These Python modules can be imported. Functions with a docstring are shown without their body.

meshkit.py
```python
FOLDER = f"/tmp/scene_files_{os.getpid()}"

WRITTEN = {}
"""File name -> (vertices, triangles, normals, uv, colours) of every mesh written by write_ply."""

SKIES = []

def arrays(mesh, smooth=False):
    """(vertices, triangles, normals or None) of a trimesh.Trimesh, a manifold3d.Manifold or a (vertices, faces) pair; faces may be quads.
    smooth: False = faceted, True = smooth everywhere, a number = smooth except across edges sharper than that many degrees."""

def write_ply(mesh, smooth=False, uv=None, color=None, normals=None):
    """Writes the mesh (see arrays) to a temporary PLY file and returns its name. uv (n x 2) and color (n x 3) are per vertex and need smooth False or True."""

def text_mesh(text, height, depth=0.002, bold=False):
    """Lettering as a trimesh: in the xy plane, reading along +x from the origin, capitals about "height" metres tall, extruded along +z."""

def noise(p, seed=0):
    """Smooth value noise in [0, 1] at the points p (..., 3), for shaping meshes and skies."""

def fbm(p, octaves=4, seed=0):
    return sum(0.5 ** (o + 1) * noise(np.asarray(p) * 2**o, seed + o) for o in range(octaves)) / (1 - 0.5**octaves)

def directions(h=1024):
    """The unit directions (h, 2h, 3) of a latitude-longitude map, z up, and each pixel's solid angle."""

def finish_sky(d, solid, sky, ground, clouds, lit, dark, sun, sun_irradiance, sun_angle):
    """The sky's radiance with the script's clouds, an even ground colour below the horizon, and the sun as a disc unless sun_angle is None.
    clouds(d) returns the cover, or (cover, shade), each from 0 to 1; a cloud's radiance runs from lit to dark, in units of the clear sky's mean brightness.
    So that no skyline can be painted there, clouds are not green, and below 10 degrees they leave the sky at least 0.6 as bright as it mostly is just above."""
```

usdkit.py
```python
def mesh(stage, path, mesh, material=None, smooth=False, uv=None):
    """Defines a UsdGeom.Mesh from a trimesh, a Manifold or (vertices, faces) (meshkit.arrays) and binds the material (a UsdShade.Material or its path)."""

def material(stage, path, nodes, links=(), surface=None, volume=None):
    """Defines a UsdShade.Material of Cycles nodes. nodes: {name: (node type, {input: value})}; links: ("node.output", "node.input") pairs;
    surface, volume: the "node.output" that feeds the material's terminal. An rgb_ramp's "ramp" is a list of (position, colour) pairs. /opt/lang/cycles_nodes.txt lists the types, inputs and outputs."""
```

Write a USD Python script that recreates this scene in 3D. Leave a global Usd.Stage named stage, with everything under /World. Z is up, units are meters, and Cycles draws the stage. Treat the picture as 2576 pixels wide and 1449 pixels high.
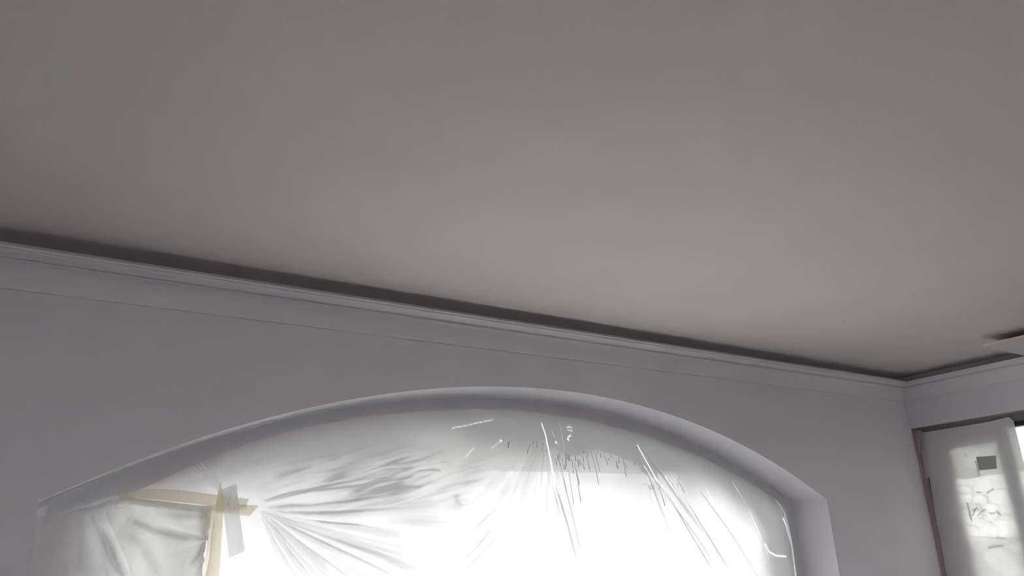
import math
import numpy as np
import trimesh
import usdkit
import meshkit
from shapely.geometry import Polygon, LineString
from pxr import Usd, UsdGeom, UsdLux, UsdShade, Gf, Sdf, Vt

stage = Usd.Stage.CreateInMemory()
UsdGeom.SetStageUpAxis(stage, UsdGeom.Tokens.z)
UsdGeom.SetStageMetersPerUnit(stage, 1.0)
UsdGeom.Xform.Define(stage, '/World')
UsdGeom.Scope.Define(stage, '/World/Looks')

# ------------------------------------------------------------------ camera, sky, exposure
EYE = 1.70                                   # eye height over the floor
YAW, PITCH, ROLL, FOCAL = math.radians(37.42), math.radians(18.579), math.radians(-3.4236), 2082.1
EXPOSURE = 0.06
SKY = 3.3
_f = np.array([math.sin(YAW) * math.cos(PITCH), math.cos(YAW) * math.cos(PITCH), math.sin(PITCH)])
_r = np.cross(_f, [0, 0, 1]); _r /= np.linalg.norm(_r)
_u = np.cross(_r, _f)
CR = _r * math.cos(ROLL) + _u * math.sin(ROLL)
CU = -_r * math.sin(ROLL) + _u * math.cos(ROLL)
cam = UsdGeom.Camera.Define(stage, '/World/camera')
cam.AddTransformOp().Set(Gf.Matrix4d(*CR, 0, *CU, 0, *(-_f), 0, 0, 0, EYE, 1))
cam.CreateHorizontalApertureAttr(36.0)
cam.CreateVerticalApertureAttr(36.0 * 1449 / 2576)
cam.CreateFocalLengthAttr(36.0 * FOCAL / 2576)
cam.CreateClippingRangeAttr(Gf.Vec2f(0.05, 200))
cam.CreateExposureAttr(EXPOSURE)

dome = UsdLux.DomeLight.Define(stage, '/World/overcast_sky')
dome.CreateIntensityAttr(SKY)
dome.CreateColorAttr(Gf.Vec3f(0.97, 0.965, 1.0))


def look(px, py):
    """Direction of a point of the photograph (2576 x 1449) from the eye."""
    a, b = (px - 1288) / FOCAL, -(py - 724.5) / FOCAL
    return CR * a + CU * b + _f


def on_front(px, py, y):
    """(x, z) of a photographed point on the plane at depth y, parallel to the arched window's wall."""
    d = look(px, py)
    return np.array([d[0] * y / d[1], EYE + d[2] * y / d[1]])


def on_right(px, py, x):
    """(y, z) of a photographed point on the plane x, parallel to the right wall."""
    d = look(px, py)
    return np.array([d[1] * x / d[0], EYE + d[2] * x / d[0]])


# ------------------------------------------------------------------ helpers
_used = {}


def path_of(name, parent=None):
    root = parent.GetPath().pathString if parent else '/World'
    k = _used.get((root, name), 0)
    _used[(root, name)] = k + 1
    return f'{root}/{name}' + (f'_{k:03d}' if k else '')


def tag(p, label=None, cat=None, group=None, kind=None):
    for key, v in (('label', label), ('category', cat), ('group', group), ('kind', kind)):
        if v:
            p.SetCustomDataByKey(key, v)
    return p


def obj(name, mesh, mat, parent=None, smooth=False, attrs=None):
    m = usdkit.mesh(stage, path_of(name, parent), mesh, mat, smooth=smooth)
    for k, v in (attrs or {}).items():
        UsdGeom.PrimvarsAPI(m).CreatePrimvar(k, Sdf.ValueTypeNames.FloatArray, 'vertex').Set(Vt.FloatArray.FromNumpy(np.asarray(v, np.float32)))
    return m.GetPrim()


def thing(name, label, cat, group=None, kind=None):
    x = UsdGeom.Xform.Define(stage, path_of(name)).GetPrim()
    return tag(x, label, cat, group, kind)


def box(x0, x1, y0, y1, z0, z1):
    b = trimesh.creation.box((x1 - x0, y1 - y0, z1 - z0))
    b.apply_translation(((x0 + x1) / 2, (y0 + y1) / 2, (z0 + z1) / 2))
    return b


def join(*ms):
    return trimesh.util.concatenate(list(ms))


def slab_y(poly, y0, y1):
    """A polygon in (x, z) extruded from y0 to y1."""
    m = trimesh.creation.extrude_polygon(poly, y1 - y0, engine='earcut')
    v = m.vertices.copy()
    m.vertices = np.stack([v[:, 0], y0 + v[:, 2], v[:, 1]], 1)
    m.invert()
    return m


def slab_x(poly, x0, x1):
    """A polygon in (y, z) extruded from x0 to x1."""
    m = trimesh.creation.extrude_polygon(poly, x1 - x0, engine='earcut')
    v = m.vertices.copy()
    m.vertices = np.stack([x0 + v[:, 2], v[:, 0], v[:, 1]], 1)
    return m


# ------------------------------------------------------------------ materials
L = '/World/Looks/'


def painted(name, color, rough=0.6, bump=0.15, scale=260.0, spec=0.3, mottle=0.02):
    c = np.array(color)
    return usdkit.material(stage, L + name, {
        'tc': ('texture_coordinate', {}),
        'n': ('noise_texture', {'scale': scale, 'detail': 2.0}),
        'n2': ('noise_texture', {'scale': 2.2, 'detail': 3.0}),
        'cr': ('rgb_ramp', {'ramp': [(0.3, tuple(c * (1 - mottle))), (0.7, tuple(np.minimum(c * (1 + mottle), 1)))]}),
        'b': ('bump', {'strength': bump, 'distance': 0.0006}),
        'p': ('principled_bsdf', {'roughness': rough, 'specular_ior_level': spec})},
        [('tc.object', 'n.vector'), ('tc.object', 'n2.vector'), ('n2.fac', 'cr.fac'), ('cr.color', 'p.base_color'), ('n.fac', 'b.height'), ('b.normal', 'p.normal')], surface='p.BSDF')


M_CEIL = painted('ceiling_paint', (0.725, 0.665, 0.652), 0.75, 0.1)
M_WALL = painted('wall_paint', (0.845, 0.825, 0.865), 0.55, 0.12)
M_TRIM = painted('trim_paint', (0.87, 0.85, 0.88), 0.5, 0.05)
M_FLOOR = painted('floor_screed', (0.15, 0.146, 0.142), 0.8, 0.4, 60, 0.2, 0.08)
M_PINK = painted('undercoat', (0.46, 0.36, 0.35), 0.7, 0.3, 120, 0.2, 0.05)
M_FRAME = painted('window_frame_paint', (0.30, 0.30, 0.32), 0.4, 0.02)
M_FRAME1 = painted('white_frame_paint', (0.55, 0.55, 0.58), 0.4, 0.02)
M_DARK = painted('window_gasket', (0.03, 0.03, 0.04), 0.5, 0.02)
M_BRICK = painted('brick_render', (0.52, 0.45, 0.42), 0.85, 0.5, 40, 0.2, 0.1)
M_SOFFIT = painted('soffit_board', (0.62, 0.61, 0.60), 0.7, 0.1)
M_GROUND = painted('garden_ground', (0.30, 0.28, 0.265), 0.9, 0.5, 20, 0.2, 0.15)
M_FENCE = painted('fence_paint', (0.30, 0.36, 0.30), 0.8, 0.2)
M_FENCE2 = painted('pale_fence_paint', (0.50, 0.60, 0.58), 0.8, 0.2)
M_DIM_WALL = painted('dim_wall', (0.26, 0.255, 0.25), 0.85, 0.4, 60)  # dark tone chosen so the unseen right wall bounces less light
M_PAINT = painted('wet_paint', (0.48, 0.48, 0.49), 0.35, 0.0)
M_PATCH = painted('grey_tape', (0.60, 0.60, 0.59), 0.6, 0.1)
M_GLASS = usdkit.material(stage, L + 'pane_glass', {
    'lw': ('layer_weight', {'blend': 0.5}), 'pw': ('math', {'math_type': 'power', 'value2': 5.0}), 'f': ('math', {'math_type': 'multiply_add', 'value2': 0.9, 'value3': 0.04}), 't': ('transparent_bsdf', {'color': (0.95, 0.97, 0.96)}),
    'g': ('glossy_bsdf', {'color': (1, 1, 1), 'roughness': 0.02}), 'm': ('mix_closure', {})},
    [('lw.facing', 'pw.value1'), ('pw.value', 'f.value1'), ('f.value', 'm.fac'), ('t.BSDF', 'm.closure1'), ('g.BSDF', 'm.closure2')], surface='m.closure')


def sheet_material(name, through, front, gloss, gloss_rough, bump=0.0, bump_scale=30.0):
    """A thin sheet: diffusely translucent, partly clear, covered by opaque paint, a second layer or painted-in dimming where the primvar 'paint' says so."""
    nodes = {
        'a': ('attribute', {'attribute': 'paint'}),
        'tr': ('translucent_bsdf', {'color': through}),
        'cl': ('transparent_bsdf', {'color': (0.96, 0.97, 0.97)}),
        'df': ('diffuse_bsdf', {'color': front}),
        'c': ('attribute', {'attribute': 'clear'}),
        'm1': ('mix_closure', {}),
        'm2': ('mix_closure', {}),
        'lw': ('layer_weight', {'blend': 0.5}), 'pw': ('math', {'math_type': 'power', 'value2': 5.0}),
        'k': ('math', {'math_type': 'multiply_add', 'value2': gloss, 'value3': 0.04 * gloss}),
        'gl': ('glossy_bsdf', {'color': (1, 1, 1), 'roughness': gloss_rough}),
        'm3': ('mix_closure', {}),
        'tc': ('texture_coordinate', {}),
        'n': ('noise_texture', {'scale': bump_scale, 'detail': 4.0, 'roughness': 0.55}),
        'b': ('bump', {'strength': bump, 'distance': 0.01})}
    links = [('c.fac', 'm1.fac'), ('tr.BSDF', 'm1.closure1'), ('cl.BSDF', 'm1.closure2'), ('a.fac', 'm2.fac'), ('m1.closure', 'm2.closure1'), ('df.BSDF', 'm2.closure2'),
             ('lw.facing', 'pw.value1'), ('pw.value', 'k.value1'), ('k.value', 'm3.fac'), ('m2.closure', 'm3.closure1'), ('gl.BSDF', 'm3.closure2'), ('tc.object', 'n.vector'), ('n.fac', 'b.height')]
    if bump:
        links += [('b.normal', x + '.normal') for x in ('tr', 'df', 'gl')]
    return usdkit.material(stage, L + name, nodes, links, surface='m3.closure')


M_FILM = sheet_material('plastic_film', (0.95, 0.92, 0.91), (0.84, 0.835, 0.85), 0.8, 0.18)
M_PAPER = sheet_material('masking_paper', (0.88, 0.85, 0.825), (0.76, 0.755, 0.76), 0.5, 0.4, 0.9, 28.0)
M_PAPER2 = sheet_material('wrinkled_paper', (0.98, 0.95, 0.86), (0.90, 0.895, 0.92), 0.3, 0.5, 0.4, 35.0)
M_TAPE = sheet_material('masking_tape', (0.87, 0.80, 0.68), (0.74, 0.69, 0.63), 0.4, 0.4, 0.15, 90.0)
M_TAPEW = sheet_material('pale_tape', (0.86, 0.86, 0.86), (0.74, 0.74, 0.76), 0.4, 0.4, 0.15, 90.0)

# ------------------------------------------------------------------ room shell
YA, XB = 2.40, 4.572                        # the arched window's wall, the right wall
BX, BY = 4.035, 1.690                       # far left corner of the dropped panel at the right
XL, YK = -1.6, -4.2                         # left and back walls
ZC = EYE + 0.894                            # ceiling
AX, AW, ASP, ARISE = 1.990, 1.675, EYE + 0.221, 0.410     # arch: centre, half width, springing, rise
AR = (AW ** 2 + ARISE ** 2) / (2 * ARISE)
SILL = 0.62


def arch_z(x, inset=0.0):
    r = AR - inset
    return ASP + ARISE - AR + np.sqrt(np.maximum(r * r - (np.asarray(x) - AX) ** 2, 0))


def arch_poly(inset=0.0, sill=SILL, n=120):
    xs = np.linspace(AX - AW + inset, AX + AW - inset, n)
    return Polygon([(xs[0], sill)] + [(x, float(arch_z(x, inset))) for x in xs] + [(xs[-1], sill)])


ZT = EYE + 0.844                             # top of the walls: above it a set-back is added to darken the cornice gap
wall_a = Polygon([(XL - 0.2, 0), (XB + 0.22, 0), (XB + 0.22, ZT), (XL - 0.2, ZT)]).difference(arch_poly())
tag(obj('wall_front', join(slab_y(wall_a, YA, YA + 0.23), box(XL - 0.2, XB + 0.22, YA + 0.02, YA + 0.23, ZT, ZC)), M_WALL, smooth=30), 'grey-white painted wall with the wide arched window opening', 'wall', kind='structure')
tag(obj('ceiling', box(XL - 0.2, XB + 0.3, YK - 0.2, YA + 0.23, ZC, ZC + 0.2), M_CEIL), 'plain off-white painted ceiling', 'ceiling', kind='structure')
tag(obj('floor', box(XL - 0.2, XB + 0.3, YK - 0.2, YA + 0.23, -0.1, 0), M_FLOOR), 'bare grey screed floor', 'floor', kind='structure')
W2Y0, W2Y1, W2Z0, W2Z1 = 1.70, 2.389, 0.45, EYE + 0.603
wall_b = Polygon([(1.2, 0), (YA, 0), (YA, ZT), (1.2, ZT)]).difference(Polygon([(W2Y0, W2Z0), (W2Y1, W2Z0), (W2Y1, W2Z1), (W2Y0, W2Z1)]))
tag(obj('wall_right', join(slab_x(wall_b, XB, XB + 0.22), box(XB + 0.02, XB + 0.22, 1.2, YA + 0.02, ZT, ZC)), M_WALL), 'right wall around the papered window beside the corner', 'wall', kind='structure')
tag(obj('wall_right_rear', box(XB, XB + 0.22, YK, 1.2, 0, ZC), M_DIM_WALL), 'unseen right wall beside the camera, darkened to cut bounced light', 'wall', kind='structure')
tag(obj('wall_left', box(XL - 0.2, XL, YK, YA, 0, ZC), M_WALL), 'plain left wall', 'wall', kind='structure')
ADDED_DOOR = (0.1, 1.5, 2.0)                      # unseen doorway added behind the camera for light: x0, x1, height
wall_k = Polygon([(XL - 0.2, 0), (ADDED_DOOR[0], 0), (ADDED_DOOR[0], ADDED_DOOR[2]), (ADDED_DOOR[1], ADDED_DOOR[2]), (ADDED_DOOR[1], 0), (XB + 0.22, 0), (XB + 0.22, ZC), (XL - 0.2, ZC)])
tag(obj('wall_back', slab_y(wall_k, YK - 0.2, YK), M_WALL), 'wall behind the camera with an added doorway for light', 'wall', kind='structure')

# cornice: profile (offset from the wall, height), its top standing 39 mm clear of the ceiling
ZL = EYE + 0.850
ZB = EYE + 0.758
PROFILE = [(-0.002, ZB), (0.0045, ZB), (0.006, ZB + 0.003)]
for t in np.linspace(0, 1, 9)[1:]:          # lower cove
    PROFILE.append((0.006 + 0.038 * (1 - math.cos(t * math.pi / 2)), ZB + 0.004 + 0.060 * math.sin(t * math.pi / 2)))
PROFILE += [(0.0445, ZB + 0.0642), (0.0385, ZB + 0.0648), (0.0385, ZB + 0.0705), (0.0515, ZB + 0.0712)]
for t in np.linspace(0, 1, 9)[1:]:          # upper cyma
    PROFILE.append((0.0515 + 0.0255 * (t - math.sin(2 * math.pi * t) / 9), ZB + 0.0712 + 0.0118 * t))
PROFILE += [(0.0742, ZL - 0.0085), (0.0742, ZL - 0.0068), (0.0765, ZL - 0.0062), (0.0816, ZL - 0.0010), (0.0812, ZL), (0.066, ZL), (0.066, ZL - 0.006), (0.0, ZL - 0.006)]
PLAN = [(XL, YA), (XB, YA), (XB, YK), (XL, YK)]      # clockwise seen from above; the room is to the right
CORNICE_LABEL = ['moulded white cornice along the top of the arched window wall', 'white cornice over the papered window on the right wall',
                 'white cornice along the back wall', 'white cornice along the left wall']


def inward(p, q):
    d = np.subtract(q, p); d = d / np.linalg.norm(d)
    return np.array([d[1], -d[0]])


for i in range(4):
    p, q, before, after = (np.array(PLAN[k % 4], float) for k in (i, i + 1, i - 1, i + 2))
    n = inward(p, q)
    rings = []
    for c, other in ((p, inward(before, p)), (q, inward(q, after))):
        s = n + other                        # mitre: one offset along both walls' normals
        rings.append(np.array([[*(c + s * o), z] for o, z in PROFILE]))
    k = len(PROFILE)
    v = np.vstack(rings)
    f = [(j, (j + 1) % k, k + (j + 1) % k, k + j) for j in range(k)]
    m = trimesh.Trimesh(v, np.vstack([[a[0], a[1], a[2]] for a in f] + [[a[0], a[2], a[3]] for a in f]), process=False)
    tag(obj(f'trim_{i + 1}', m, M_TRIM, smooth=25), CORNICE_LABEL[i], 'cornice', kind='structure')

panel = thing('ceiling_panel', 'thin dropped ceiling panel at the right edge of the picture', 'ceiling panel', kind='structure')
obj('panel_board', box(BX, XB - 0.001, YK + 0.3, BY, ZL - 0.002, ZL + 0.008), M_CEIL, panel)
obj('panel_core', box(BX + 0.22, XB - 0.001, YK + 0.4, BY - 0.18, ZL + 0.008, ZC), M_CEIL, panel)

# ------------------------------------------------------------------ outside
tag(obj('ground', box(-40, 60, -40, 60, -0.45, -0.25), M_GROUND), 'pale garden ground outside the windows', 'ground', kind='structure')
eave = trimesh.Trimesh(*[np.array(a) for a in ([(XL - 1, 2.63, EYE + 0.86), (6.2, 2.63, EYE + 0.86), (6.2, 3.55, EYE + 0.475), (XL - 1, 3.55, EYE + 0.475),
                                               (XL - 1, 2.63, EYE + 1.5), (6.2, 2.63, EYE + 1.5), (6.2, 3.55, EYE + 0.80), (XL - 1, 3.55, EYE + 0.80)],
                                              [(0, 1, 2), (0, 2, 3), (4, 6, 5), (4, 7, 6), (3, 2, 6), (3, 6, 7), (0, 4, 5), (0, 5, 1), (0, 3, 7), (0, 7, 4), (1, 5, 6), (1, 6, 2)])], process=False)
tag(obj('roof_eave', eave, M_SOFFIT), 'sloping eave lining outside the arched window', 'eave', kind='structure')
tag(obj('roof_eave', box(4.806, 5.3, YK, 2.63, EYE + 0.62, EYE + 0.8), M_SOFFIT), 'eave lining outside the papered window', 'eave', kind='structure')

tag(obj('fence', box(-14, 30, 8.0, 8.08, -0.3, EYE + 0.03), M_FENCE2), 'pale green-grey boundary fence outside the arched window', 'fence', kind='structure')
tag(obj('fence', box(6.9, 6.98, -6, 9, -0.3, EYE - 0.05), M_FENCE), 'grey-green fence added outside the papered window to dim its glow', 'fence', kind='structure')  # slab added to block low sky from the papered window

# ------------------------------------------------------------------ arched window behind the film
w1 = thing('window_1', 'wide arched window behind the plastic film', 'window', kind='structure')
hole = arch_poly(0.085, SILL + 0.085).intersection(Polygon([(AX - AW + 0.14, 0), (AX + AW - 0.11, 0), (AX + AW - 0.11, 4), (AX - AW + 0.14, 4)]))
ring = arch_poly(0.0).difference(hole)
obj('frame', slab_y(ring, YA + 0.235, YA + 0.29), M_FRAME1, w1, smooth=30)
obj('glass', slab_y(arch_poly(0.083, SILL + 0.083), YA + 0.258, YA + 0.262), M_GLASS, w1)
outer = arch_poly(-0.25, SILL - 0.25).difference(arch_poly(0.0, SILL))
obj('brick_reveal', slab_y(outer, YA + 0.29, YA + 0.42), M_BRICK, w1, smooth=30)

# ------------------------------------------------------------------ plastic film over the arch
YF = YA + 0.194


def F(px, py):
    return on_front(px, py, YF)


def seg_dist(X, Z, pts):
    """Distance to a polyline and the position 0..1 along it."""
    pts = np.asarray(pts, float)
    ln = np.linalg.norm(np.diff(pts, axis=0), axis=1); tot = ln.sum(); acc = 0
    best, where = np.full(X.shape, 9.0), np.zeros(X.shape)
    for a, b, l in zip(pts[:-1], pts[1:], ln):
        t = np.clip(((X - a[0]) * (b[0] - a[0]) + (Z - a[1]) * (b[1] - a[1])) / (l * l), 0, 1)
        d = np.hypot(X - a[0] - t * (b[0] - a[0]), Z - a[1] - t * (b[1] - a[1]))
        w = d < best
        best = np.where(w, d, best); where = np.where(w, (acc + t * l) / tot, where)
        acc += l
    return best, where


def side_dist(X, Z, pts):
    """Signed distance to the line through the first and last points."""
    a, b = np.asarray(pts[0]), np.asarray(pts[-1])
    d = (b - a) / np.linalg.norm(b - a)
    return (X - a[0]) * -d[1] + (Z - a[1]) * d[0]


def sstep(a, b, x):
    t = np.clip((x - a) / (b - a), 0, 1)
    return t * t * (3 - 2 * t)


def n1(x, seed):
    x = np.asarray(x, float)
    return meshkit.noise(np.stack([x, np.zeros_like(x) + 0.37, np.zeros_like(x) + 7.1], -1), seed)


def fan(X, Z, c, a0, a1, freq, r0, r1, seed):
    """Folds that run out from a gathered point: (height, ridge) in 0..1."""
    dx, dz = X - c[0], Z - c[1]
    r, th = np.hypot(dx, dz), np.degrees(np.arctan2(dz, dx))
    if a0 < -180 or a1 > 180:
        th = np.where(th > 0, th - 360, th) if a0 < -180 else np.where(th < 0, th + 360, th)
    th = th + 5 * (meshkit.noise(np.stack([X * 2.1, Z * 2.1, 0 * X], -1), seed + 3) - 0.5)
    w = sstep(a0, a0 + 12, th) * (1 - sstep(a1 - 12, a1, th)) * sstep(0.0, r0, r) * (1 - sstep(r1 * 0.45, r1, r))
    h = n1(th * freq, seed) * 0.6 + n1(th * freq * 1.8, seed + 1) * 0.4
    h = (1 - np.abs(2 * h - 1)) ** 2
    br = meshkit.noise(np.stack([r * 5, th * freq * 0.5, 0 * X], -1), seed + 2)
    return h * w * np.clip(br * 1.8 - 0.3, 0, 1)


C1 = F(648, 1283)
C2 = F(1372, 1075)
C3 = F(1596, 1105)
GLINTS = [  # bright creases, specks and film rim: glints put in by thinning the cover
    ([(1362, 1066), (1371, 1095), (1379, 1140), (1392, 1215)], 0.0026, 1.0), ([(1603, 1121), (1623, 1160), (1648, 1206), (1669, 1233)], 0.0024, 1.0),
    ([(1671, 1200), (1685, 1221), (1700, 1245)], 0.0024, 0.9), ([(1618, 1173), (1640, 1208)], 0.0018, 0.6), ([(1138, 1077), (1165, 1072), (1240, 1056)], 0.0016, 0.7),
    ([(1388, 1086), (1394, 1100)], 0.0014, 0.5), ([(1408, 1065), (1418, 1130)], 0.0012, 0.35), ([(1255, 1112), (1235, 1130)], 0.0016, 0.35), ([(1258, 1109), (1259, 1109.4)], 0.0035, 1),
    ([(1397, 1113), (1398, 1114)], 0.0035, 1), ([(1426, 1076), (1432, 1074), (1438, 1077)], 0.0018, 1), ([(1428, 1082), (1438, 1084)], 0.0018, 0.8), ([(1434, 1096), (1428, 1100), (1427, 1106), (1430, 1108)], 0.0022, 1),
    ([(1840, 1210), (1870, 1260)], 0.0016, 0.35), ([(1775, 1230), (1830, 1330)], 0.0018, 0.3), ([(1885, 1290), (1930, 1400)], 0.0016, 0.3), ([(1170, 1150), (1190, 1128)], 0.002, 0.35),
    ([(1905, 1203), (1935, 1232), (1962, 1272), (1970, 1287)], 0.0030, 0.8), ([(1970, 1305), (1978, 1325), (1984, 1350), (1992, 1375), (1996, 1410), (2001, 1449)], 0.0055, 1.0),
    ([(1971, 1290), (1984, 1330), (1992, 1372)], 0.004, 0.7), ([(1922, 1370), (1932, 1388), (1950, 1398), (1976, 1400)], 0.0030, 0.8)]
DARK = [  # gathered, doubled-up plastic
    ([(1392, 1215), (1425, 1330), (1455, 1449)], 0.006, 0.35), ([(1410, 1190), (1440, 1320), (1470, 1449)], 0.004, 0.3), ([(1386, 1217), (1405, 1310)], 0.0025, 0.3), ([(1374, 1200), (1366, 1400)], 0.003, 0.2),
    ([(1678, 1248), (1730, 1340), (1795, 1449)], 0.003, 0.5), ([(1690, 1270), (1760, 1370), (1800, 1432)], 0.0022, 0.45), ([(1715, 1245), (1800, 1390), (1840, 1449)], 0.0025, 0.35), ([(1752, 1226), (1830, 1335), (1900, 1449)], 0.003, 0.25),
    ([(1262, 1329), (1200, 1400), (1150, 1449)], 0.004, 0.22), ([(1250, 1310), (1190, 1380), (1130, 1449)], 0.003, 0.2), ([(1230, 1290), (1175, 1345)], 0.004, 0.2),
    ([(660, 1260), (720, 1242), (820, 1222), (880, 1212)], 0.003, 0.4), ([(665, 1262), (780, 1235), (900, 1222), (1035, 1201)], 0.003, 0.4), ([(950, 1183), (1000, 1180), (1035, 1177)], 0.002, 0.4),
    ([(1040, 1186), (1080, 1182), (1110, 1184)], 0.002, 0.4), ([(940, 1204), (985, 1202)], 0.002, 0.4), ([(780, 1310), (830, 1316), (915, 1322)], 0.0025, 0.5), ([(660, 1275), (780, 1272), (900, 1258), (980, 1250)], 0.006, 0.2),
    ([(700, 1290), (820, 1290), (900, 1286), (1010, 1278)], 0.006, 0.2), ([(1035, 1227), (1060, 1225)], 0.002, 0.4), ([(1138, 1240), (1156, 1282)], 0.014, 0.10)]
FLOW = [F(x, y) for x, y in ((700, 1280), (900, 1240), (1100, 1190), (1250, 1120))]


def film_shape(X, Z):
    """Displacement towards the room and cover of the film, overspray and painted-in dimming together."""
    edge = np.minimum(arch_z(np.clip(X, AX - AW, AX + AW)) - Z, np.minimum(X - (AX - AW), AX + AW - X))
    bow = 0.012 * sstep(0.0, 0.5, edge)
    h1 = fan(X, Z, C1, -62, 20, 0.7, 0.08, 1.15, 11)
    h1b = fan(X, Z, C1, -74, -8, 1.1, 0.02, 0.8, 15)
    h0 = fan(X, Z, F(555, 1240), 95, 150, 0.5, 0.03, 0.22, 61)
    h2 = fan(X, Z, C2, -150, -70, 0.7, 0.16, 0.9, 21)
    h3 = fan(X, Z, C3, -82, -35, 0.8, 0.14, 1.5, 31)
    fold = 0.006 * h1 + 0.004 * h1b + 0.004 * h2 + 0.004 * h3 + 0.003 * h0
    # drawn wrinkles that follow the pull of the film from the tape towards the crown
    ang = math.atan2(FLOW[3][1] - FLOW[0][1], FLOW[3][0] - FLOW[0][0])
    a = X * math.cos(ang) + Z * math.sin(ang); b = -X * math.sin(ang) + Z * math.cos(ang)
    wr = meshkit.noise(np.stack([a * 9, b * 70, 0 * X], -1), 41) * 0.5 + meshkit.noise(np.stack([a * 16, b * 150, 0 * X], -1), 42) * 0.5
    mid = F(960, 1205)
    wr = np.clip(wr * 2.4 - 1.0, 0, 1) * np.exp(-((X - mid[0]) / 0.38) ** 2 - ((Z - mid[1]) / 0.10) ** 2)
    fold = fold + 0.0035 * wr
    # ragged overspray by the reveal, plus dimming of the film put into the cover
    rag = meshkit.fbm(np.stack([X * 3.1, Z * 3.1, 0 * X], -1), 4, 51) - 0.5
    paint = 0.15 + 0.40 * sstep(EYE - 0.60, EYE - 0.08, Z) + 0.24 * (1 - sstep(0.05, 0.62, edge + 0.25 * rag)) + 0.19 * (1 - sstep(0.02, 0.30, edge + 0.20 * rag))  # unseen lower film kept thinner so more light reaches the ceiling
    c, s = F(1480, 1120), 1.0
    run = n1(X * 40, 52) * 0.05
    low = np.interp(X, [F(x, y)[0] for x, y in PATCH], [F(x, y)[1] for x, y in PATCH])
    inside = sstep(-0.006, 0.012, Z - low - 0.02 * n1(X * 90, 53) - 0.012 * n1(X * 260, 54)) * (1 - sstep(0.05, 0.17, Z - low)) * sstep(F(1270, 1110)[0], F(1340, 1110)[0], X) * (1 - sstep(F(1690, 1190)[0], F(1730, 1200)[0], X))
    paint = paint + 0.13 * inside
    for pts, w, k in DARK:
        d, t = seg_dist(X, Z, [F(*p) for p in pts])
        g = np.exp(-(d / w) ** 2) * np.minimum(1, 4 * t * (1 - t) + 0.15)
        paint = paint + 0.8 * k * g
        fold = fold + 0.004 * k * g
    paint = paint + 0.12 * h1 + 0.15 * h1b + 0.10 * h2 + 0.15 * h3 + 0.2 * h0 + 0.2 * wr + 0.34 * (1 - sstep(0.10, 0.46, AX + AW - X)) * sstep(0.0, 0.2, edge + 0.14) * (0.6 + 0.8 * rag)  # right edge: dimness of the brick reveal behind is put into the cover
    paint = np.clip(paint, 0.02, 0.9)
    for pts, w, k in GLINTS:
        d, t = seg_dist(X, Z, [F(*p) for p in pts])
        paint = paint * (1 - k * np.exp(-(d / w) ** 2))
        fold = fold + 0.0014 * np.exp(-(d / (2 * w)) ** 2)
    clear = 0.13 * sstep(1.45, 2.1, X + 0.5 * rag) * sstep(0.10, 0.25, edge) * (1 - np.clip(paint - 0.56, 0, 0.44) * 2)
    return bow + fold * sstep(0.0, 0.03, edge), paint, clear


PATCH = [(1255, 1120), (1300, 1108), (1350, 1112), (1395, 1140), (1430, 1160), (1460, 1155), (1500, 1142), (1560, 1158), (1600, 1178), (1615, 1200), (1640, 1212), (1665, 1196), (1700, 1195), (1735, 1200)]


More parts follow.
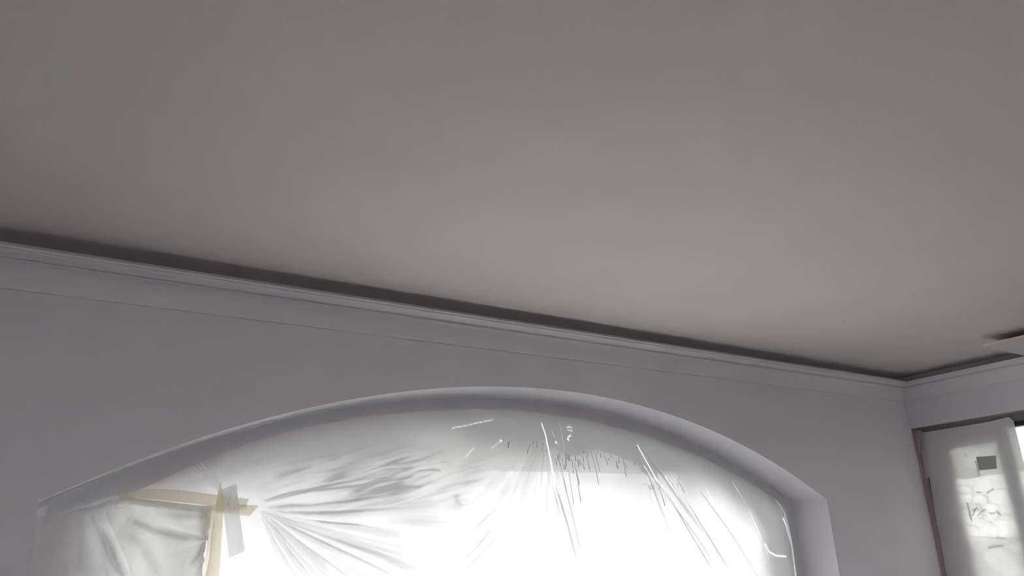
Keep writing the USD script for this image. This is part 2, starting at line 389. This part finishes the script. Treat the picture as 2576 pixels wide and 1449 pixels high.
def sheet(us, top, bottom, rows, bend=1.0):
    """Grid of columns us running from top(u) to bottom(u)."""
    v = np.linspace(0, 1, rows)
    U = np.repeat(us[:, None], rows, 1)
    W = top(us)[:, None] * (1 - v) + bottom(us)[:, None] * v
    n, m = U.shape
    i = np.arange(n * m).reshape(n, m)
    faces = np.stack([i[:-1, :-1], i[:-1, 1:], i[1:, 1:], i[1:, :-1]], -1).reshape(-1, 4)
    return U.ravel(), W.ravel(), faces


PTOP = [on_front(px, py, YF - 0.016) for px, py in ((150, 1296), (301, 1252), (525, 1279))]
film = thing('plastic_film', 'clear plastic masking film stretched over the arched window, spattered with paint', 'plastic sheet')
corner = F(500, 1268)                       # left of the tape the film stops above the cross tape; paper covers the rest
for lo, hi, nx, rows, bot in ((AX - AW + 0.004, corner[0], 190, 150, lambda u: np.interp(u, [PTOP[0][0], PTOP[1][0], PTOP[2][0]], [PTOP[0][1], PTOP[1][1], PTOP[2][1]]) - 0.014), (corner[0], AX + AW - 0.004, 1130, 430, lambda u: np.full_like(u, SILL + 0.02))):
    us = np.linspace(lo, hi, nx)
    X, Z, faces = sheet(us, lambda u: arch_z(u) - 0.0005 - 0.017 * (1 - sstep(0.02, 0.24, u - (AX - AW))), bot, rows)
    Z = np.minimum(Z, arch_z(X) - 0.0005)
    h, paint, clear = film_shape(X, Z)
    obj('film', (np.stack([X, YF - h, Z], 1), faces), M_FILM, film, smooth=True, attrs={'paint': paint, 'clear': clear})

# runs of paint hanging on the film
DRIPS = []
for s, ox, oy, rows in ((6.586, 1380, 1080, '100 480 115 590;135 430 140 520;155 400 175 485;140 430 182 628;205 480 213 535;215 560 245 675;250 580 258 670;265 380 275 620;285 400 295 510;310 420 325 540;330 430 342 518;365 500 390 645;380 650 392 738;425 440 438 528;465 500 480 630;485 500 495 580;505 530 522 605;545 430 568 550;545 560 578 673;555 340 573 393;620 370 640 465;610 440 640 560 665 685;695 330 712 345;690 350 770 700 805 922;750 340 790 540 832 703;795 360 800 405;845 400 855 475;905 430 922 485;940 490 963 597;980 470 990 520;1010 430 1022 465;1110 530 1122 650;1130 580 1138 650;1150 480 1158 565;1225 480 1237 600;1245 600 1250 700 1270 793;1280 590 1280 640;300 640 340 900 388 1255;410 560 455 780 487 928;430 640 470 950 505 1230;190 640 230 830 268 1045;1400 540 1410 600'),
                        (6.586, 1560, 1100, '440 790 470 860;480 790 490 875;500 780 515 868;525 790 542 865;365 770 370 793;405 765 412 785;545 720 600 785;615 750 640 858;615 835 655 920 680 1020 712 1150;775 690 810 748;835 750 873 812;920 760 945 833;930 680 955 720;960 650 980 703;945 735 990 810 1048 925;270 740 288 750'),
                        (12.075, 1240, 1060, '440 640 455 720 440 805;495 600 492 660;1100 700 1020 940 1020 985;1310 600 1305 815;1215 600 1205 690;1470 810 1478 900;1480 650 1495 745;1585 850 1602 935')):
    for row in rows.split(';'):
        a = np.array(row.split(), float).reshape(-1, 2)
        DRIPS.append([F(ox + p[0] / s, oy + p[1] / s) for p in a])
for pts in DRIPS:
    pts = np.array(pts)
    ts = np.linspace(0, 1, max(5, int(len(pts) * 4)))
    cum = np.r_[0, np.cumsum(np.linalg.norm(np.diff(pts, axis=0), axis=1))]; cum /= cum[-1]
    line = np.stack([np.interp(ts, cum, pts[:, k]) for k in (0, 1)], 1)
    hh, _, _ = film_shape(line[:, 0].copy(), line[:, 1].copy())
    long = np.linalg.norm(pts[-1] - pts[0])
    rad = (0.0009 + 0.0011 * ts ** 2) * (0.8 if long > 0.09 else 1.0)
    rad[-1] *= 0.5
    V, T, k = [], [], 7
    for (x, z), h, r in zip(line, hh, rad):
        for j in range(k):
            q = math.pi * j / (k - 1)
            V.append((x + r * math.cos(q), YF - h - 0.0008 - 0.8 * r * math.sin(q), z))
    for i in range(len(ts) - 1):
        for j in range(k - 1):
            T.append((i * k + j, i * k + j + 1, (i + 1) * k + j + 1, (i + 1) * k + j))
    obj('paint_drip', (np.array(V), np.array(T)), M_PAINT, film, smooth=True)

# ------------------------------------------------------------------ paper over the lower left of the arch
YP = YF - 0.016


def P(px, py):
    return on_front(px, py, YP)


PF = [  # folds traced on the paper: points, width, height towards the room, change of cover
    ([(250, 1328), (270, 1374), (290, 1420), (310, 1455)], 0.010, -0.010, 0.30), ([(258, 1283), (277, 1333), (300, 1390), (330, 1455)], 0.012, 0.012, -0.10), ([(222, 1300), (240, 1370), (262, 1455)], 0.016, 0.008, -0.04),
    ([(335, 1312), (386, 1334), (446, 1351), (520, 1357)], 0.011, -0.010, 0.22), ([(400, 1318), (450, 1332), (505, 1349)], 0.012, 0.010, -0.08), ([(326, 1343), (356, 1374), (386, 1419), (401, 1445)], 0.014, -0.007, 0.10),
    ([(521, 1360), (499, 1396), (477, 1428)], 0.010, -0.008, 0.20), ([(522, 1358), (470, 1372), (420, 1392)], 0.012, 0.006, -0.03), ([(390, 1290), (450, 1298), (525, 1300)], 0.014, -0.006, 0.14),
    ([(190, 1310), (196, 1449)], 0.02, 0.006, 0.0)]
RIGHT_EDGE = [(525, 1279), (529, 1290), (525, 1310), (526, 1325), (520, 1340), (524, 1352), (518, 1362), (517, 1380), (511, 1395), (513, 1410), (507, 1425), (506, 1449)]
re = np.array([P(*p) for p in RIGHT_EDGE])
paper = thing('masking_paper', 'creased white masking paper covering the lower left of the arched window', 'masking paper')
rows, cols = 420, 240
zt = np.linspace(0, 1, rows)
x_left = AX - AW + 0.004
top_l, top_m, top_r = P(150, 1296), P(301, 1252), P(525, 1279)
U = np.linspace(0, 1, cols)[:, None] * np.ones(rows)[None]
xr0 = re[0][0]
Xp, Zp = np.zeros((cols, rows)), np.zeros((cols, rows))
for j, t in enumerate(zt):
    z_nom = top_r[1] * (1 - t) + (SILL + 0.02) * t
    xr = np.interp(-z_nom, -re[:, 1], re[:, 0])
    Xp[:, j] = x_left + (xr - x_left) * U[:, j]
    ztop = np.interp(Xp[:, j], [x_left, top_l[0], top_m[0], top_r[0]], [top_l[1] - 0.006, top_l[1], top_m[1], top_r[1]])
    Zp[:, j] = ztop * (1 - t) + (SILL + 0.02) * t
Xf, Zf = Xp.ravel(), Zp.ravel()
h = 0.009 * (meshkit.fbm(np.stack([Xf * 9, Zf * 9, 0 * Xf], -1), 5, 71) - 0.5) + 0.010 * sstep(0, 0.2, Xf - x_left) * sstep(0, 0.15, re[0][1] - Zf)
pp = 0.80 + 0.16 * (meshkit.fbm(np.stack([Xf * 14, Zf * 14, 0 * Xf], -1), 5, 72) - 0.5)
pp = pp + 0.10 * (1 - sstep(0.06, 0.34, Xf - x_left + 0.10 * (Zf - re[0][1])))  # denser towards the left: shade of the frame stile painted into the paper
for pts, w, a, k in PF:
    d, t = seg_dist(Xf, Zf, [P(*p) for p in pts])
    g = np.exp(-(d / (w * (0.55 + 0.9 * np.minimum(t, 1 - t)))) ** 2) * np.sqrt(np.clip(4 * t * (1 - t), 0, 1))
    h = h + 1.1 * a * g; pp = pp + 0.55 * k * g
cr = np.exp(-((Xf - np.interp(-Zf, -re[:, 1], re[:, 0])) / 0.02) ** 2)
h = h + cr * 0.007 * (meshkit.noise(np.stack([Xf * 60, Zf * 45, 0 * Xf], -1), 73) - 0.4)
i = np.arange(cols * rows).reshape(cols, rows)
faces = np.stack([i[:-1, :-1], i[:-1, 1:], i[1:, 1:], i[1:, :-1]], -1).reshape(-1, 4)
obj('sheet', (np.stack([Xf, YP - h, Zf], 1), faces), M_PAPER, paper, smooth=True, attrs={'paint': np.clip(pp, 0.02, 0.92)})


# ------------------------------------------------------------------ tapes
def tape(outline, y, label, mat, group=None, paint=0.25, plane='front', wave=0.0012, seed=0):
    """A strip of tape: two traced long edges (left/top edge, right/bottom edge, same number of points), rough ends kept."""
    a, b = (np.array([(on_front if plane == 'front' else on_right)(px, py, y) for px, py in e]) for e in outline)
    n = 40
    t = np.linspace(0, 1, n)

    def along(e):
        c = np.r_[0, np.cumsum(np.linalg.norm(np.diff(e, axis=0), axis=1))]; c /= c[-1]
        return np.stack([np.interp(t, c, e[:, k]) for k in (0, 1)], 1)
    a, b = along(a), along(b)
    k = 6
    V = []
    for s in np.linspace(0, 1, k):
        q = a * (1 - s) + b * s
        d = wave * (meshkit.noise(np.stack([q[:, 0] * 25, q[:, 1] * 25, 0 * t], -1), 80 + seed) - 0.5) * 2
        V.append(np.stack([q[:, 0], y - d, q[:, 1]], 1) if plane == 'front' else np.stack([y - d, q[:, 0], q[:, 1]], 1))
    V = np.vstack(V)
    i = np.arange(k * n).reshape(k, n)
    f = np.stack([i[:-1, :-1], i[:-1, 1:], i[1:, 1:], i[1:, :-1]], -1).reshape(-1, 4)
    return tag(obj('masking_tape', (V, f), mat, smooth=True, attrs={'paint': np.full(len(V), paint)}), label, 'tape', group)


Y0 = YF - 0.030
tape(([(296, 1243), (390, 1229), (450, 1233), (524, 1242), (627, 1255)], [(300, 1250), (392, 1256), (450, 1263), (518, 1271), (614, 1283)]), Y0, 'upper of the two cross strips of cream tape, reaching left to the frame', M_TAPE, seed=1)
tape(([(300, 1248), (400, 1260), (515, 1272), (560, 1271), (605, 1269), (650, 1272)], [(302, 1253), (400, 1268), (515, 1282), (560, 1290), (600, 1295), (628, 1298)]), Y0 - 0.003, 'lower cross strip of cream tape with a torn right end', M_TAPE, seed=2)
tape(([(553, 1214), (543, 1270), (531, 1350), (527, 1400), (511, 1470)], [(556, 1212), (563, 1282), (558, 1350), (555, 1400), (550, 1470)]), Y0 - 0.006, 'long upright strip of cream tape running down off the picture', M_TAPE, seed=3)
tape(([(555, 1232), (562, 1282), (568, 1330), (576, 1404)], [(596, 1216), (602, 1282), (608, 1330), (616, 1386)]), Y0 - 0.009, 'short upright strip of pale grey tape beside the long upright one', M_TAPEW, seed=4)
tape(([(516, 1272), (521, 1300), (524, 1330), (520, 1380), (505, 1470)], [(541, 1275), (538, 1300), (535, 1352), (532, 1380), (524, 1470)]), YF - 0.026, 'yellowed strip of tape along the torn right edge of the masking paper', M_TAPE, seed=5)
tape(([(225, 1262), (330, 1225), (440, 1187), (555, 1150)], [(250, 1290), (350, 1242), (450, 1206), (558, 1176)]), YF + 0.008, 'strip of cream tape seen through the film below the arch', M_TAPE, seed=6)


def arc_tape(x0, x1, w, gap, label, seed):
    n = 160
    xs = np.linspace(x0, x1, n)
    e1 = gap + 0.004 * np.maximum(0, n1(xs * 9, seed) - 0.55) * 2
    e2 = w + 0.045 * (1 - sstep(0.40, 1.05, xs)) * sstep(AX - AW, AX - AW + 0.16, xs) + 0.010 * (n1(xs * 6, seed + 1) - 0.5) + 0.004 * (n1(xs * 31, seed + 2) - 0.5)
    V = np.vstack([np.stack([xs, np.full(n, YF - 0.004 - 0.002 * s), arch_z(xs) - (e1 * (1 - s) + e2 * s)], 1) for s in np.linspace(0, 1, 4)])
    i = np.arange(4 * n).reshape(4, n)
    f = np.stack([i[:-1, :-1], i[:-1, 1:], i[1:, 1:], i[1:, :-1]], -1).reshape(-1, 4)
    return tag(obj('masking_tape', (V, f), M_TAPEW, smooth=True, attrs={'paint': np.full(len(V), 0.8)}), label, 'tape')


arc_tape(AX - AW + 0.05, 1.62, 0.045, 0.004, 'painted-over tape along the left half of the arch soffit', 90)
arc_tape(1.60, AX + AW - 0.01, 0.050, 0.003, 'painted-over tape along the right half of the arch soffit', 94)
xr = AX + AW
zz = np.linspace(ASP - 0.01, SILL + 0.03, 90)
w = 0.055 + 0.016 * (n1(zz * 9, 97) - 0.5) + 0.008 * (n1(zz * 40, 98) - 0.5)
V = np.vstack([np.stack([xr - 0.003 - (w - 0.003) * s, np.full(90, YF - 0.003 - 0.004 * s), zz], 1) for s in np.linspace(0, 1, 4)])
i = np.arange(360).reshape(4, 90)
tag(obj('masking_tape', (V, np.stack([i[:-1, :-1], i[:-1, 1:], i[1:, 1:], i[1:, :-1]], -1).reshape(-1, 4)), M_TAPEW, smooth=True, attrs={'paint': np.full(360, 0.8)}), 'painted-over tape down the right jamb of the arched window', 'tape')

# ------------------------------------------------------------------ right-hand window with its paper
w2 = thing('window_2', 'dark framed window beside the corner, half covered with paper', 'window', kind='structure')
XF = XB + 0.065                              # frame plane
G1 = (1.988, 2.215, 0.55, EYE + 0.47)        # first pane: y0 y1 z0 z1
G2 = (W2Y0 + 0.05, 1.902, 0.55, EYE + 0.535)
fr = Polygon([(W2Y0, W2Z0), (W2Y1, W2Z0), (W2Y1, W2Z1), (W2Y0, W2Z1)])
for g in (G1, G2):
    fr = fr.difference(Polygon([(g[0], g[2]), (g[1], g[2]), (g[1], g[3]), (g[0], g[3])]))
obj('frame', slab_x(fr, XF, XF + 0.05), M_FRAME, w2)
for g in (G1, G2):
    obj('pane', box(XF + 0.022, XF + 0.026, g[0] - 0.005, g[1] + 0.005, g[2] - 0.005, g[3] + 0.005), M_GLASS, w2)
obj('gasket', box(XF - 0.012, XF + 0.02, G2[0], G2[1], G2[3], G2[3] + 0.024), M_DARK, w2)
LIN = join(box(XB - 0.001, XF, W2Y0, W2Y1, W2Z1 - 0.003, W2Z1 + 0.0005), box(XB - 0.001, XF, W2Y1 - 0.002, W2Y1 + 0.001, W2Z0, W2Z1))
tag(obj('trim_5', LIN, M_PINK), 'pinkish undercoat lining of the papered window opening', 'window lining', kind='structure')

XP = XB + 0.045


def R(px, py):
    return on_right(px, py, XP)


paper2 = thing('masking_paper', 'narrow white paper sheet taped over the right-hand window, lit from behind', 'masking paper')
ny, nz = 150, 420
tl, tr = R(2323, 1088), R(2538, 1052.5)
ztop_r = tr[1]
yl, yr = R(2340, 1202)[0], R(2555, 1080)[0]
uu, vv = np.meshgrid(np.linspace(0, 1, ny), np.linspace(0, 1, nz), indexing='ij')
zt2 = tl[1] + (tr[1] - tl[1]) * uu + 0.006 * sstep(0.75, 0.95, uu) - 0.02 * sstep(0.95, 1, uu) ** 2
zz2 = zt2 * (1 - vv) + (W2Z0 + 0.02) * vv
LE = np.array([R(*p) for p in ((2323, 1088), (2340, 1202), (2357, 1300), (2385, 1449))])
yle = np.interp(-zz2, -LE[:, 1], LE[:, 0])
yy = yle + (yr - yle) * uu
yy = yy + 0.0025 * (n1(zz2 * 14, 101) - 0.5) * (1 - uu) * 2
Yf, Zf2 = yy.ravel(), zz2.ravel()
off = 0.010 * sstep(0.0, 0.5, (ztop_r - Zf2)) * (1 - sstep(0.45, 0.75, uu.ravel()))
crk = meshkit.fbm(np.stack([Yf * 22, Zf2 * 26, 0 * Yf], -1), 5, 103)
lines = 1 - np.abs(2 * meshkit.noise(np.stack([Yf * 13 + Zf2 * 6, Zf2 * 24 - Yf * 4, 0 * Yf], -1), 104) - 1)
mid = np.exp(-((Zf2 - R(2480, 1270)[1]) / 0.16) ** 2)
bumpy = 0.004 * (crk - 0.5) * (0.3 + mid) + 0.0025 * lines ** 6 * mid
CRE = [([(2455, 1160), (2459, 1175), (2465, 1196)], 0.0025, 0.5), ([(2450, 1285), (2460, 1276), (2448, 1298)], 0.0025, 0.4), ([(2462, 1296), (2475, 1284), (2482, 1282)], 0.003, 0.25), ([(2458, 1238), (2470, 1239)], 0.0025, 0.4),
       ([(2484, 1239), (2498, 1231)], 0.003, 0.3), ([(2492, 1291), (2502, 1291)], 0.002, 0.4), ([(2507, 1286), (2518, 1295)], 0.002, 0.4), ([(2429, 1140), (2432, 1149)], 0.002, 0.3), ([(2436, 1265), (2446, 1310)], 0.003, 0.3),
       ([(2490, 1377), (2525, 1372)], 0.003, 0.2), ([(2442, 1348), (2530, 1354)], 0.002, 0.12)]
pp2 = 0.71 + 0.10 * (crk - 0.5) + 0.12 * lines ** 8 * mid
la, lb = R(2425, 1206), R(2545, 1189)
dim_top = Zf2 - (la[1] + (lb[1] - la[1]) * (Yf - la[0]) / (lb[0] - la[0]))
pp2 = pp2 + 0.13 * sstep(-0.004, 0.006, dim_top + 0.016 * (crk - 0.5)) + 0.11 * sstep(0.0, 0.03, R(2490, 1343)[1] - Zf2)  # dimmer glow above and below is put into the cover
for pts, wd, k in CRE:
    d, t = seg_dist(Yf, Zf2, [R(*p) for p in pts])
    g = np.exp(-(d / wd) ** 2)
    pp2 = pp2 + k * g; bumpy = bumpy - 0.003 * g
i = np.arange(ny * nz).reshape(ny, nz)
faces = np.stack([i[:-1, :-1], i[1:, :-1], i[1:, 1:], i[:-1, 1:]], -1).reshape(-1, 4)
obj('sheet', (np.stack([XP - off - bumpy, Yf, Zf2], 1), faces), M_PAPER2, paper2, smooth=True, attrs={'paint': np.clip(pp2, 0.02, 0.95)})
# the loose flap at its top left
fl = [R(x, y) for x, y in ((2316, 1082), (2324, 1088), (2341, 1199), (2335, 1204), (2330, 1203), (2323, 1158), (2318, 1135), (2320, 1128), (2317, 1100))]
V = np.array([(XP - 0.006, *p) for p in fl])
obj('flap', (V, np.array(trimesh.creation.triangulate_polygon(Polygon(fl), engine='earcut')[1])), M_PAPER2, paper2, attrs={'paint': np.full(len(V), 0.6)})
tape(([(2297, 1084), (2303, 1108), (2314, 1146)], [(2316, 1081), (2316, 1108), (2317, 1142)]), XB + 0.012, 'loose tan tape at the top left corner of the narrow paper sheet', M_TAPE, plane='right', seed=8)
sq = [R(x, y) for x, y in ((2458.5, 1149.5), (2508, 1146), (2510.5, 1179), (2466, 1183.5))]
cx, cz = np.mean(sq, 0)
V = np.vstack([[(XP - 0.0135, *p) for p in sq], [(XP - 0.0125, *p) for p in sq]])
tag(obj('paper_patch', (V, np.array([(0, 1, 2, 3), (7, 6, 5, 4), (0, 4, 5, 1), (1, 5, 6, 2), (2, 6, 7, 3), (3, 7, 4, 0)])), M_PATCH), 'small grey square stuck on the narrow paper sheet', 'patch')
